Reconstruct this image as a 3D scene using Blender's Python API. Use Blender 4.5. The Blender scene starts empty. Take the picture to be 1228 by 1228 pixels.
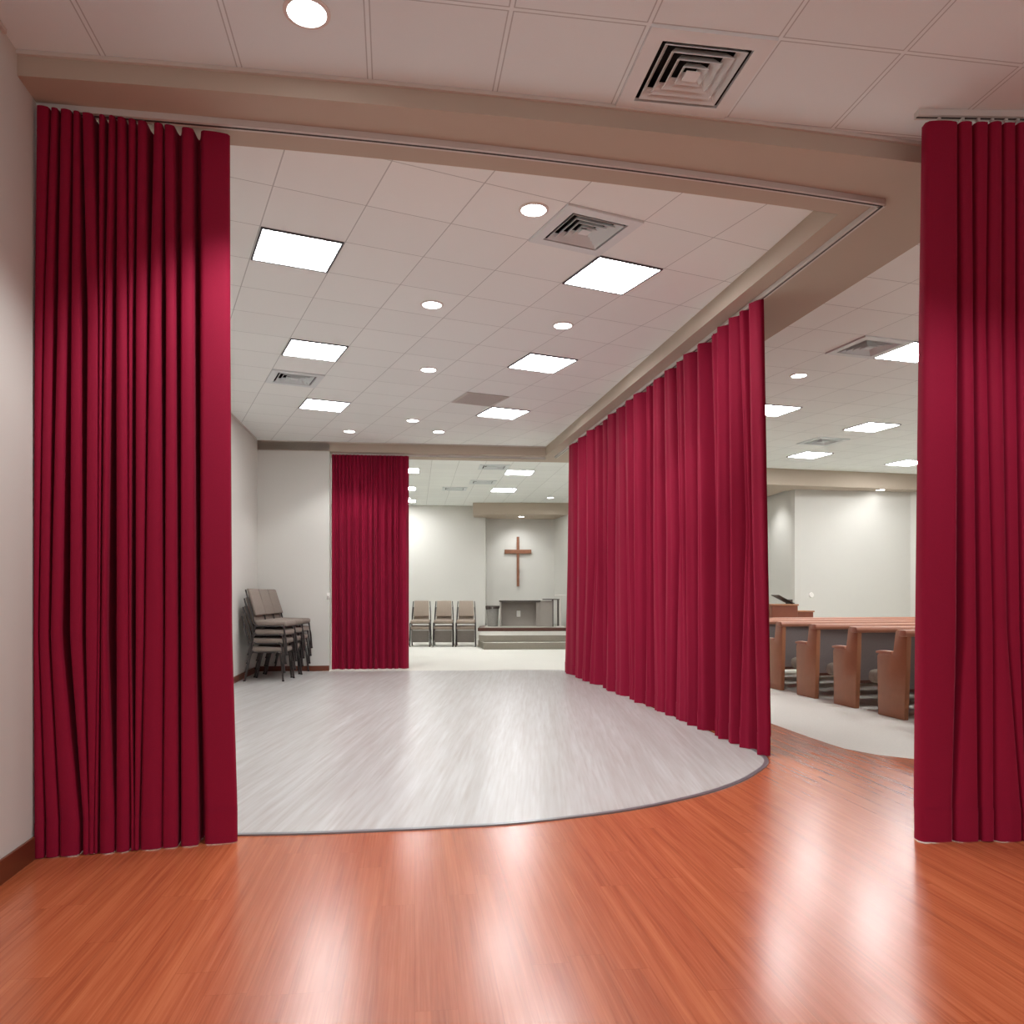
import bpy, bmesh, math, random
from mathutils import Vector, Matrix
C = bpy.context.scene.collection
PI = math.pi
F, HOR, CX, H = 950.0, 713.0, 614.0, 1.2

def srgb(r, g, b):
    def f(c):
        c /= 255.0
        return c/12.92 if c <= .04045 else ((c+.055)/1.055)**2.4
    return (f(r), f(g), f(b), 1)

# ------------------------------------------------------------- helpers
def at(px, py, z):
    """surveyed point: where the ray of a photo pixel meets height z"""
    d = (z-H)*F/(HOR-py)
    return Vector(((px-CX)/F*d, d, z))

def obj(name, bm, mat, parent=None, smooth=False, angle=None):
    me = bpy.data.meshes.new(name)
    bmesh.ops.recalc_face_normals(bm, faces=bm.faces)
    bm.to_mesh(me); bm.free()
    o = bpy.data.objects.new(name, me)
    C.objects.link(o)
    if mat: me.materials.append(mat)
    if smooth:
        for p in me.polygons: p.use_smooth = True
        if angle:
            try:
                me.set_sharp_from_angle(angle=angle)
            except Exception: pass
    if parent: o.parent = parent
    return o

def thing(name, label, cat, loc=(0,0,0), rz=0, group=None):
    o = bpy.data.objects.new(name, None); C.objects.link(o)
    o.empty_display_size = .1
    o.location = loc; o.rotation_euler = (0,0,rz)
    o['label'] = label; o['category'] = cat
    if group: o['group'] = group
    return o

def tag(o, label, cat, group=None):
    o['label'] = label; o['category'] = cat
    if group: o['group'] = group
    return o

def struct(name, bm, mat, **k):
    o = obj(name, bm, mat, **k); o['kind'] = 'structure'; return o

def dup(root, loc, rz, label, group=None):
    r = root.copy(); C.objects.link(r); r.location = loc; r.rotation_euler = (0,0,rz)
    r['label'] = label
    if group: r['group'] = group
    for ch in list(root.children):
        c = ch.copy(); C.objects.link(c); c.parent = r
        for g in list(ch.children):
            d = g.copy(); C.objects.link(d); d.parent = c
    return r

def box(bm, x0, x1, y0, y1, z0, z1, bev=0, M=None):
    t = bmesh.new()
    vs = [t.verts.new((x, y, z)) for z in (z0, z1) for y in (y0, y1) for x in (x0, x1)]
    for f in ((0,1,3,2), (4,6,7,5), (0,4,5,1), (2,3,7,6), (0,2,6,4), (1,5,7,3)):
        t.faces.new([vs[i] for i in f])
    bmesh.ops.recalc_face_normals(t, faces=t.faces)
    if bev:
        bmesh.ops.bevel(t, geom=t.edges[:], offset=bev, segments=3, profile=.5, affect='EDGES')
    merge(bm, t, M)

def merge(bm, t, M=None):
    if M is not None: bmesh.ops.transform(t, matrix=M, verts=t.verts)
    me = bpy.data.meshes.new('tmp'); t.to_mesh(me); t.free()
    bm.from_mesh(me); bpy.data.meshes.remove(me)

def prism(bm, pts, z0, z1, bev=0):
    t = bmesh.new()
    a = [t.verts.new((p[0], p[1], z0)) for p in pts]
    b = [t.verts.new((p[0], p[1], z1)) for p in pts]
    n = len(pts)
    t.faces.new(a[::-1]); t.faces.new(b)
    for i in range(n):
        t.faces.new((a[i], a[(i+1) % n], b[(i+1) % n], b[i]))
    bmesh.ops.recalc_face_normals(t, faces=t.faces)
    if bev:
        bmesh.ops.bevel(t, geom=t.edges[:], offset=bev, segments=2, profile=.5, affect='EDGES')
    merge(bm, t)

def prism_side(bm, pts, x0, x1, bev=0):
    """outline in local (y, z) extruded along x"""
    t = bmesh.new()
    a = [t.verts.new((x0, p[0], p[1])) for p in pts]
    b = [t.verts.new((x1, p[0], p[1])) for p in pts]
    n = len(pts)
    t.faces.new(a); t.faces.new(b[::-1])
    for i in range(n):
        t.faces.new((a[i], b[i], b[(i+1) % n], a[(i+1) % n]))
    bmesh.ops.recalc_face_normals(t, faces=t.faces)
    if bev:
        bmesh.ops.bevel(t, geom=t.edges[:], offset=bev, segments=2, profile=.5, affect='EDGES')
    merge(bm, t)

def sweep(bm, pts, w, h=None, n=8, square=False):
    """section swept along a polyline"""
    h = h or w
    pts = [Vector(p) for p in pts]
    rings = []
    for i, p in enumerate(pts):
        if i == 0: d = pts[1]-p
        elif i == len(pts)-1: d = p-pts[i-1]
        else: d = (pts[i+1]-p).normalized()+(p-pts[i-1]).normalized()
        d.normalize()
        up = Vector((0,0,1)) if abs(d.z) < .9 else Vector((0,1,0))
        s = d.cross(up).normalized(); u = s.cross(d).normalized()
        k = 1.0
        if 0 < i < len(pts)-1:
            c = d.dot((p-pts[i-1]).normalized()); k = 1/max(c, .5)
        ring = []
        if square:
            for a, b in ((-1,-1), (1,-1), (1,1), (-1,1)):
                ring.append(bm.verts.new(p+s*(a*w/2*k)+u*(b*h/2)))
        else:
            for q in range(n):
                a = 2*PI*q/n
                ring.append(bm.verts.new(p+s*(math.cos(a)*w/2)+u*(math.sin(a)*h/2)))
        rings.append(ring)
    m = len(rings[0])
    for i in range(len(rings)-1):
        for q in range(m):
            bm.faces.new((rings[i][q], rings[i][(q+1) % m], rings[i+1][(q+1) % m], rings[i+1][q]))
    bm.faces.new(rings[0][::-1]); bm.faces.new(rings[-1])

def disc(bm, x, y, z0, z1, r, n=28, r1=None):
    r1 = r if r1 is None else r1
    a = [bm.verts.new((x+r*math.cos(2*PI*i/n), y+r*math.sin(2*PI*i/n), z0)) for i in range(n)]
    b = [bm.verts.new((x+r1*math.cos(2*PI*i/n), y+r1*math.sin(2*PI*i/n), z1)) for i in range(n)]
    bm.faces.new(a[::-1]); bm.faces.new(b)
    for i in range(n): bm.faces.new((a[i], a[(i+1) % n], b[(i+1) % n], b[i]))

# ------------------------------------------------------------- materials
class NT:
    def __init__(s, name):
        s.m = bpy.data.materials.new(name); s.m.use_nodes = True
        s.n = s.m.node_tree.nodes; s.l = s.m.node_tree.links
        s.b = s.n['Principled BSDF']
    def node(s, t, **k):
        n = s.n.new(t)
        for a, v in k.items(): setattr(n, a, v)
        return n
    def link(s, a, b): s.l.new(a, b)
    def math(s, op, a, b=None, c=None):
        n = s.node('ShaderNodeMath', operation=op)
        for i, v in enumerate((a, b, c)):
            if v is None: continue
            if isinstance(v, (int, float)): n.inputs[i].default_value = v
            else: s.link(v, n.inputs[i])
        return n.outputs[0]
    def mix(s, f, a, b, blend='MIX'):
        n = s.node('ShaderNodeMix', data_type='RGBA', blend_type=blend)
        if isinstance(f, (int, float)): n.inputs[0].default_value = f
        else: s.link(f, n.inputs[0])
        for i, v in ((6, a), (7, b)):
            if isinstance(v, tuple): n.inputs[i].default_value = v
            else: s.link(v, n.inputs[i])
        return n.outputs[2]
    def pos(s):
        g = s.node('ShaderNodeNewGeometry'); return g.outputs['Position']
    def axis(s, dx, dy, off=0.0):
        """coordinate along the horizontal direction (dx,dy)"""
        n = s.node('ShaderNodeVectorMath', operation='DOT_PRODUCT')
        s.link(s.pos(), n.inputs[0]); n.inputs[1].default_value = (dx, dy, 0)
        return s.math('SUBTRACT', n.outputs['Value'], off)
    def comb(s, x, y, z=0.0):
        n = s.node('ShaderNodeCombineXYZ')
        for i, v in enumerate((x, y, z)):
            if isinstance(v, (int, float)): n.inputs[i].default_value = v
            else: s.link(v, n.inputs[i])
        return n.outputs[0]
    def noise(s, vec, scale, detail=3, rough=.5):
        n = s.node('ShaderNodeTexNoise'); n.inputs['Scale'].default_value = scale
        n.inputs['Detail'].default_value = detail; n.inputs['Roughness'].default_value = rough
        if vec is not None: s.link(vec, n.inputs['Vector'])
        return n.outputs['Fac']
    def bump(s, h, strength=.2, dist=.01):
        n = s.node('ShaderNodeBump'); n.inputs['Strength'].default_value = strength
        n.inputs['Distance'].default_value = dist
        s.link(h, n.inputs['Height']); s.link(n.outputs[0], s.b.inputs['Normal'])
    def set(s, **k):
        names = {'col': 'Base Color', 'rough': 'Roughness', 'metal': 'Metallic', 'spec': 'Specular IOR Level',
                 'sheen': 'Sheen Weight', 'coat': 'Coat Weight', 'coat_r': 'Coat Roughness', 'emit': 'Emission Color', 'es': 'Emission Strength'}
        for a, v in k.items():
            i = s.b.inputs[names[a]]
            if hasattr(v, 'is_linked') or isinstance(v, bpy.types.NodeSocket): s.link(v, i)
            else: i.default_value = v
        return s

def plain(name, col, rough=.6, var=.06, scale=12, bump=.1, **k):
    t = NT(name)
    tc = t.node('ShaderNodeTexCoord').outputs['Object']
    f = t.noise(tc, scale, 4)
    dark = tuple(c*(1-var*2) for c in col[:3])+(1,)
    t.set(col=t.mix(f, dark, col), rough=rough, **k)
    if bump: t.bump(t.noise(tc, scale*15, 2), bump, .002)
    return t.m

def paint(name, col):
    t = NT(name)
    p = t.pos()
    f = t.noise(p, 1.2, 3)
    t.set(col=t.mix(f, tuple(c*.97 for c in col[:3])+(1,), col), rough=.75, spec=.25)
    t.bump(t.noise(p, 140, 2), .12, .002)
    return t.m

def grid_dirs(deg):
    a = math.radians(deg)
    return (math.cos(a), math.sin(a)), (-math.sin(a), math.cos(a))

def tile_mat(name, col, deg, ox, oy, size, line=.010, single=True, dark=.62):
    t = NT(name)
    u, v = grid_dirs(deg)
    cu = t.axis(u[0], u[1], ox*u[0]+oy*u[1]); cv = t.axis(v[0], v[1], ox*v[0]+oy*v[1])
    def dist(c):
        fr = t.math('FRACT', t.math('ADD', t.math('DIVIDE', c, size), 100.0))
        return t.math('MULTIPLY', t.math('MINIMUM', fr, t.math('SUBTRACT', 1.0, fr)), size)
    d = t.math('MINIMUM', dist(cu), dist(cv))
    rail = t.math('LESS_THAN', d, .011)
    # shadow gap either side of the T rail
    gap = t.math('LESS_THAN', d, .0038) if single else t.math('MULTIPLY', t.math('GREATER_THAN', d, .008), t.math('LESS_THAN', d, .008+line*.55))
    flo = t.comb(t.math('FLOOR', t.math('DIVIDE', cu, size)), t.math('FLOOR', t.math('DIVIDE', cv, size)))
    wn = t.node('ShaderNodeTexWhiteNoise'); t.link(flo, wn.inputs['Vector'])
    base = t.mix(wn.outputs['Value'], tuple(c*.965 for c in col[:3])+(1,), col)
    sp = t.noise(t.pos(), 260, 2)
    base = t.mix(t.math('MULTIPLY', sp, .12), base, tuple(c*.6 for c in col[:3])+(1,))
    c1 = t.mix(rail, base, tuple(c*.98 for c in col[:3])+(1,))
    c2 = t.mix(gap, c1, tuple(c*dark for c in col[:3])+(1,))
    t.set(col=c2, rough=.85, spec=.2)
    t.bump(t.math('ADD', t.math('MULTIPLY', rail, -.5), t.math('MULTIPLY', sp, .3)), .25, .004)
    return t.m

M = {}
M['wall'] = paint('greige_wall_paint', srgb(208, 206, 199))
M['beam'] = paint('beige_beam_paint', srgb(186, 172, 156))
M['trim'] = plain('white_ceiling_angle', srgb(205, 198, 190), .5, .02)
M['track'] = plain('white_track_metal', srgb(205, 200, 194), .35, .03, bump=0)
M['track_dark'] = plain('track_slot', srgb(60, 52, 48), .6, .05)
TILE = srgb(244, 248, 245)
ANG_A, ANG_B, ANG_C, ANG_N = 25.0, 17.0, 7.0, 8.5
S = .557
A0 = at(312, 271, 3.6)
N0 = Vector((1.05, 3.925, 0))
B0 = at(1045, 429, 3.6)
C0 = at(608.7, 563.7, 3.6)
M['tile_a'] = tile_mat('ceiling_tile_hall', TILE, ANG_A, A0.x, A0.y, S)
M['tile_n'] = tile_mat('ceiling_tile_lobby', srgb(230, 243, 245), ANG_N, N0.x, N0.y, .575, .010, False, .6)
M['tile_b'] = tile_mat('ceiling_tile_chapel', TILE, ANG_B, B0.x, B0.y, S)
M['tile_c'] = tile_mat('ceiling_tile_altar', TILE, ANG_C, C0.x, C0.y, .49, .006)
M['base'] = plain('baseboard_wood', srgb(112, 58, 36), .35, .15, 6)
M['panel'] = NT('light_diffuser').set(col=(.9, .9, .9, 1), emit=(.975, .985, 1.0, 1), es=25.0).m
M['panel_chapel'] = NT('light_diffuser_chapel').set(col=(.9, .9, .9, 1), emit=(.975, .985, 1.0, 1), es=36.0).m
M['lamp'] = NT('downlight_lens').set(col=(.9, .9, .9, 1), emit=(.98, .985, 1.0, 1), es=16.0).m
M['fixframe'] = plain('fixture_frame', srgb(70, 72, 78), .5, .04, bump=0)
M['white'] = plain('white_enamel', srgb(222, 214, 207), .45, .02, bump=0)
M['black'] = plain('duct_black', srgb(22, 20, 20), .9, .1)
M['vent'] = plain('vent_enamel', srgb(224, 232, 232), .5, .02, bump=0)
M['ventgrey'] = plain('return_grille_enamel', srgb(196, 188, 182), .5, .02, bump=0)

def wood_floor():
    t = NT('cherry_laminate_planks')
    a = math.radians(7.0)
    v = (-math.sin(a), math.cos(a)); u = (math.cos(a), math.sin(a))
    cu = t.axis(*u); cv = t.axis(*v)
    W = .125; L = 1.3
    row = t.math('FLOOR', t.math('DIVIDE', cu, W))
    wr = t.node('ShaderNodeTexWhiteNoise', noise_dimensions='1D'); t.link(row, wr.inputs['W'])
    cv2 = t.math('ADD', cv, t.math('MULTIPLY', wr.outputs['Value'], 5.0))
    col_i = t.math('FLOOR', t.math('DIVIDE', cv2, L))
    wn = t.node('ShaderNodeTexWhiteNoise'); t.link(t.comb(row, col_i), wn.inputs['Vector'])
    tone = wn.outputs['Value']
    g1 = t.noise(t.comb(t.math('MULTIPLY', cu, 30.0), t.math('MULTIPLY', cv, .55), t.math('MULTIPLY', tone, 20.0)), 1.0, 5, .6)
    g2 = t.noise(t.comb(t.math('MULTIPLY', cu, 130.0), t.math('MULTIPLY', cv, 3.0), tone), 1.0, 3, .6)
    r = t.node('ShaderNodeValToRGB'); t.link(g1, r.inputs[0])
    e = r.color_ramp.elements
    e[0].position = .25; e[0].color = srgb(128, 58, 32)
    e[1].position = .78; e[1].color = srgb(186, 108, 68)
    m = e.new(.5); m.color = srgb(158, 78, 45)
    c = t.mix(t.math('MULTIPLY', tone, .32), r.outputs[0], srgb(140, 60, 36))
    c = t.mix(t.math('MULTIPLY', t.math('POWER', g2, 2.0), .75), c, srgb(206, 126, 84))
    fu = t.math('FRACT', t.math('ADD', t.math('DIVIDE', cu, W), 50.0))
    fv = t.math('FRACT', t.math('ADD', t.math('DIVIDE', cv2, L), 50.0))
    s1 = t.math('LESS_THAN', t.math('MULTIPLY', t.math('MINIMUM', fu, t.math('SUBTRACT', 1.0, fu)), W), .0011)
    s2 = t.math('LESS_THAN', t.math('MULTIPLY', t.math('MINIMUM', fv, t.math('SUBTRACT', 1.0, fv)), L), .0012)
    seam = t.math('MAXIMUM', s1, s2)
    c = t.mix(t.math('MULTIPLY', seam, .35), c, srgb(120, 52, 30))
    t.set(col=c, rough=.235, spec=.9)
    return t.m
M['wood'] = wood_floor()

def vinyl_floor():
    t = NT('whitewashed_plank_floor')
    a = math.radians(-2.0)
    v = (-math.sin(a), math.cos(a)); u = (math.cos(a), math.sin(a))
    cu = t.axis(*u); cv = t.axis(*v)
    W = .15
    row = t.math('FLOOR', t.math('DIVIDE', cu, W))
    wr = t.node('ShaderNodeTexWhiteNoise', noise_dimensions='1D'); t.link(row, wr.inputs['W'])
    tone = wr.outputs['Value']
    g1 = t.noise(t.comb(t.math('MULTIPLY', cu, 13.0), t.math('MULTIPLY', cv, .45), t.math('MULTIPLY', tone, 9.0)), 1.0, 4, .55)
    g2 = t.noise(t.comb(t.math('MULTIPLY', cu, 45.0), t.math('MULTIPLY', cv, 2.0), tone), 1.0, 2, .5)
    r = t.node('ShaderNodeValToRGB'); t.link(g1, r.inputs[0])
    e = r.color_ramp.elements
    e[0].position = .2; e[0].color = srgb(162, 159, 155)
    e[1].position = .75; e[1].color = srgb(196, 197, 196)
    c = t.mix(t.math('MULTIPLY', t.math('POWER', g2, 2.0), 1.1), r.outputs[0], srgb(150, 140, 132))
    t.set(col=c, rough=t.math('ADD', .285, t.math('MULTIPLY', g1, .08)), spec=.45)
    return t.m
M['vinyl'] = vinyl_floor()

def carpet_mat():
    t = NT('cream_carpet')
    p = t.pos()
    f = t.noise(p, 55, 4, .7)
    g = t.noise(p, 1.5, 3)
    c = t.mix(f, srgb(200, 197, 187), srgb(230, 228, 220))
    c = t.mix(t.math('MULTIPLY', g, .3), c, srgb(196, 193, 182))
    t.set(col=c, rough=.95, spec=.1, sheen=.2)
    t.bump(f, .5, .006)
    return t.m
M['carpet'] = carpet_mat()
M['stepcarpet'] = plain('platform_carpet', srgb(192, 188, 178), .95, .10, 60, .4)

def cloth(name, col, dark):
    t = NT(name)
    tc = t.node('ShaderNodeTexCoord').outputs['Object']
    sep = t.node('ShaderNodeSeparateXYZ'); t.link(tc, sep.inputs[0])
    weave = t.noise(t.comb(t.math('MULTIPLY', sep.outputs[0], 500.0), t.math('MULTIPLY', sep.outputs[1], 500.0), t.math('MULTIPLY', sep.outputs[2], 260.0)), 1.0, 2)
    t.set(col=t.mix(weave, dark, col), rough=.75, spec=.16, sheen=.16)
    t.b.inputs['Sheen Roughness'].default_value = .4
    t.b.inputs['Sheen Tint'].default_value = srgb(225, 120, 140)
    t.bump(weave, .25, .002)
    return t.m
M['red'] = cloth('crimson_drapery', srgb(148, 19, 54), srgb(126, 12, 43))

M['chair_fab'] = plain('taupe_chair_fabric', srgb(142, 130, 120), .9, .12, 40, .4)
M['chair_fab_b'] = plain('tan_chair_fabric', srgb(158, 143, 129), .9, .12, 40, .4)
M['chair_metal'] = plain('bronze_grey_metal', srgb(72, 66, 64), .4, .1, 20, 0, metal=.4)
M['foot'] = plain('rubber_foot', srgb(25, 22, 22), .7, .1)
M['pewwood'] = plain('pew_oak', srgb(176, 118, 84), .38, .12, 9)
M['pewrail'] = plain('pew_rail_oak', srgb(188, 130, 104), .34, .12, 9)
M['pewfab'] = plain('grey_pew_fabric', srgb(128, 120, 118), .9, .08, 50, .3)
M['cushion'] = plain('mottled_cushion', srgb(150, 140, 126), .9, .28, 26, .4)
M['crosswood'] = plain('cross_wood', srgb(142, 90, 60), .45, .2, 14)
M['darkwood'] = plain('dark_step_wood', srgb(88, 50, 36), .4, .15, 8)
M['lecternwood'] = plain('reddish_lectern_wood', srgb(140, 76, 52), .4, .15, 7)
M['greytable'] = plain('grey_laminate', srgb(158, 150, 142), .6, .05)
M['darktable'] = plain('dark_metal_edge', srgb(66, 56, 50), .45, .08)
M['bin'] = plain('grey_bin_plastic', srgb(150, 146, 140), .5, .2, 30)
M['plate'] = plain('white_plastic', srgb(236, 234, 228), .4, .02, bump=0)
M['strip'] = plain('grey_transition_strip', srgb(140, 142, 146), .3, .08, 20, 0, metal=.6)

# ------------------------------------------------------------- plan of the place
ZS, ZC, ZN = 3.45, 3.60, 3.555          # beam underside, hall ceiling, lobby ceiling
def y_track(x): return 4.011 + .2067*x + .01743*x*x
def y_front(x): return 3.735 + .163*x + .0105*x*x
def wl_near(y): return -2.185 - .165*(y-3.68)        # lobby left wall
def wl_main(y): return -3.775 - .13*(y-10.9)         # hall left wall
CORNER = Vector((2.116, 4.527)); FARC = Vector((.68, 13.0))
def side(y, off=0):                                   # side track line, offset to the right
    t = (y-CORNER.y)/(12.1-CORNER.y)
    return CORNER.x + (.847-CORNER.x)*t + off
def y_far(x): return 12.79 + .12*x                    # face of the far beam and wall

def poly_floor(name, pts, z0, z1, mat):
    bm = bmesh.new(); prism(bm, pts, z0, z1); return struct(name, bm, mat)

poly_floor('floor', [(-7, -5), (10, -5), (10, 24), (-7, 24)], -.1, 0, M['carpet'])
edge_c = [(7.3, 5.05), (5.5, 5.1), (4.2, 5.3), (3.4, 5.53), (2.93, 5.76), (2.72, 5.92), (2.58, 6.15), (2.5, 6.6), (2.41, 7.31), (2.2, 8.2), (1.8, 9.0)]
poly_floor('floor', [(-3.6, -4.6), (7.3, -4.6)] + edge_c + [(1.2, 9.0), (-2.9, 5.0), (-3.6, 4.6)], 0, .004, M['wood'])
curve = [(-2.75, 3.93), (-2.0, 3.925), (-1.36, 3.935), (-1.0, 3.96), (-.69, 4.0), (-.33, 4.06), (0, 4.13), (.387, 4.27), (.66, 4.4), (.893, 4.55),
         (1.13, 4.73), (1.324, 4.914), (1.51, 5.13), (1.675, 5.377), (1.77, 5.54), (1.835, 5.72), (1.86, 5.92), (1.85, 6.15)]
def smooth_line(pts, n=4):
    P = [Vector((p[0], p[1])) for p in pts]; out = []
    for i in range(len(P)-1):
        p0 = P[max(i-1, 0)]; p1 = P[i]; p2 = P[i+1]; p3 = P[min(i+2, len(P)-1)]
        for k in range(n):
            t = k/n
            out.append(.5*((2*p1)+(-p0+p2)*t+(2*p0-5*p1+4*p2-p3)*t*t+(-p0+3*p1-3*p2+p3)*t**3))
    out.append(P[-1]); return out
cs = smooth_line(curve)
poly_floor('floor', [tuple(p) for p in cs] + [(side(12.62)+.02, 12.62), (side(12.6)-.1, 12.58), (-2.87, y_far(-2.87)-.15), (-4.2, 12.5)], 0, .007, M['vinyl'])
bm = bmesh.new()
sweep(bm, [(p.x, p.y, .007) for p in cs[6:]], .030, .010, square=True)
struct('trim_1', bm, M['strip'])

# ceilings (one mesh each) -- lobby, hall, chapel
HOLES = []     # (x, y, z, angle, half size) of the openings above louvred vents
def ceil(name, pts, z, mat):
    bm = bmesh.new()
    bm.faces.new([bm.verts.new((p[0], p[1], z)) for p in pts])
    for hx, hy, hz, ang, h in HOLES:
        if abs(hz-z) > .004: continue
        u, v = grid_dirs(ang)
        for d, sg in ((u, 1), (u, -1), (v, 1), (v, -1)):
            co = (hx+d[0]*h*sg, hy+d[1]*h*sg, z)
            bmesh.ops.bisect_plane(bm, geom=bm.verts[:]+bm.edges[:]+bm.faces[:], plane_co=co, plane_no=(d[0], d[1], 0))
        kill = []
        for f in bm.faces:
            c = f.calc_center_median()
            if abs((c.x-hx)*u[0]+(c.y-hy)*u[1]) < h-1e-4 and abs((c.x-hx)*v[0]+(c.y-hy)*v[1]) < h-1e-4: kill.append(f)
        bmesh.ops.delete(bm, geom=kill, context='FACES')
    prism(bm, pts, z+.13, z+.17)
    return struct(name, bm, mat)
def snap_to(px, py, z, ang, o, sz):
    p = at(px, py, z); u, v = grid_dirs(ang)
    a = (p.x-o.x)*u[0]+(p.y-o.y)*u[1]; b = (p.x-o.x)*v[0]+(p.y-o.y)*v[1]
    a = (math.floor(a/sz)+.5)*sz; b = (math.floor(b/sz)+.5)*sz
    return Vector((o.x+u[0]*a+v[0]*b, o.y+u[1]*a+v[1]*b, z))
_u, _v = grid_dirs(ANG_N); _ub, _vb = grid_dirs(ANG_B)
VENTS = [(Vector((N0.x-_u[0]*.2875-_v[0]*.303, N0.y-_u[1]*.2875-_v[1]*.303, ZN)), ANG_N),
         (snap_to(742, 272, ZC, ANG_A, A0, S), ANG_A), (snap_to(352, 459, ZC, ANG_A, A0, S), ANG_A),
         (Vector((B0.x-_ub[0]*.279-_vb[0]*.279, B0.y-_ub[1]*.279-_vb[1]*.279, ZC)), ANG_B), (at(987, 529, ZC), ANG_B),
         (at(592, 560, ZC+.001), ANG_C), (at(579, 578, ZC+.001), ANG_C), (at(545, 586, ZC+.001), ANG_C)]
HOLES = [(p.x, p.y, p.z, a, .22) for p, a in VENTS]
NX = [-2.9+.25*i for i in range(40)]
def clip(xs, a, b): return [a]+[x for x in xs if a < x < b]+[b]
ceil('ceiling', [(-3.6, -4.6), (7.3, -4.6)] + [(x, y_front(min(x, 3.5))+.05+max(0, x-3.5)*.1) for x in reversed(clip(NX, -3.6, 7.3))], ZN, M['tile_n'])
ceil('ceiling', [(x, y_track(x)+.16) for x in clip(NX, -3.2, 2.0)] + [(side(12.9)+.02, 12.95), (-4.3, 12.4)], ZC, M['tile_a'])
ceil('ceiling', [(2.55, 4.75), (7.6, 5.1), (9.3, 16.4), (4.6, 15.6), (2.6, 13.6), (1.2, 13.2)], ZC, M['tile_b'])
ceil('ceiling', [(-5.8, 12.6), (1.2, 13.2), (2.6, 13.6), (4.6, 15.6), (6.0, 16.5), (6.0, 22.4), (-5.8, 22.4)], ZC+.001, M['tile_c'])

# beams
def beam(front, back, z1=3.72, z0=ZS):
    bm = bmesh.new(); prism(bm, front+back[::-1], z0, z1); o = struct('ceiling_beam', bm, M['beam']); return o
xs = clip(NX, -2.95, 1.93)
beam([(x, y_front(x)) for x in clip(NX, -2.95, 2.75)] + [(2.75, y_front(2.75))],
     [(x, y_track(x)+.212) for x in xs] + [(2.66, 4.80)])
beam([(2.75, y_front(2.75)), (7.3, 4.7)], [(2.66, 4.80), (7.3, 5.25)])
def side_in(y): return 1.93 + (side(12.9)-.17-1.93)*(y-4.73)/(12.9-4.73)
def side_out(y): return side(y, .43)
beam([(1.93, y_track(1.93)+.212), (2.66, 4.80)][::-1] + [], [(side_out(12.9), 12.9), (side_in(12.9), 12.9)][::1])
beam([(-4.25, y_far(-4.25)), (-2.87, y_far(-2.87)), (side_in(12.9), y_far(side_in(12.9))), (side_out(12.9), y_far(side_out(12.9)))],
     [(-4.25, y_far(-4.25)+.6), (-2.87, y_far(-2.87)+.6), (side_in(12.9), y_far(side_in(12.9))+.6), (side_out(12.9), y_far(side_out(12.9))+.6)])

def wall(name, p, q, z0=0, z1=3.62, th=.12, mat=None):
    """wall whose visible face runs p->q, thickness to the right of that direction"""
    p, q = Vector(p), Vector(q); d = (q-p).normalized(); n = Vector((d.y, -d.x))
    bm = bmesh.new(); prism(bm, [p, q, q+n*th, p+n*th], z0, z1)
    return struct(name, bm, mat or M['wall'])
def skirting(name, p, q, h=.1, th=.014, mat=None, z=0):
    p, q = Vector(p), Vector(q); d = (q-p).normalized(); n = Vector((-d.y, d.x))
    bm = bmesh.new(); prism(bm, [p, q, q+n*th, p+n*th], z, z+h, .003)
    return struct(name, bm, mat or M['base'])

wall('wall_left', (wl_near(3.95), 3.95), (wl_near(-4.5), -4.5))
skirting('baseboard_left', (wl_near(3.90), 3.90), (wl_near(-4.45), -4.45), h=.105)
wall('wall_left', (wl_main(4.1)-.03, 4.02), (wl_near(3.95)-.1, 4.10), th=.05)
wall('wall_left', (wl_main(12.5), 12.5), (wl_main(3.9), 3.9))
skirting('baseboard_left', (wl_main(12.3), 12.3), (wl_main(4.2), 4.2), h=.095)
wall('wall_far', (-2.87, y_far(-2.87)), (-4.1, y_far(-4.1)), th=.3, z1=3.60)
skirting('baseboard_far', (-2.87, y_far(-2.87)), (-3.95, y_far(-3.95)), h=.085)
wall('wall_right', (7.3, -4.5), (7.3, 5.0))
wall('wall_right', (7.3, 5.0), (7.38, 5.5))
wall('wall_right', (8.2, 10.1), (9.2, 15.9))
# chapel back walls, in plan order from the left
wall('wall_left', (-5.6, 21.0), (-4.2, 12.9))
wall('wall_altar', (-.72, 21.5), (-5.6, 20.9))
wall('wall_altar', (-.70, 22.0), (-.72, 21.5), th=.1, z1=3.4)
wall('wall_altar', (1.17, 22.0), (-.82, 21.9), z1=3.4)
wall('wall_altar', (1.45, 20.75), (1.17, 22.0), z1=3.4)
wall('wall_altar', (5.3, 20.75), (1.45, 20.75))
wall('wall_altar', (5.62, 15.75), (5.3, 20.75))
wall('wall_altar', (8.12, 16.15), (5.62, 15.75))
wall('wall_altar', (8.9, 15.75), (8.12, 16.15))
# dropped headers
def header(pts, z0=3.29, z1=3.62):
    bm = bmesh.new(); prism(bm, pts, z0, z1); return struct('ceiling_beam', bm, M['beam'])
header([(-1.02, 20.7), (1.6, 20.75), (1.6, 22.1), (-.72, 22.1), (-.72, 21.5), (-1.02, 21.45)])
header([(4.4, 14.9), (4.85, 15.02), (8.3, 15.85), (9.1, 15.95), (9.1, 16.4), (5.5, 16.0), (5.3, 20.7), (4.4, 20.7)])

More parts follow.
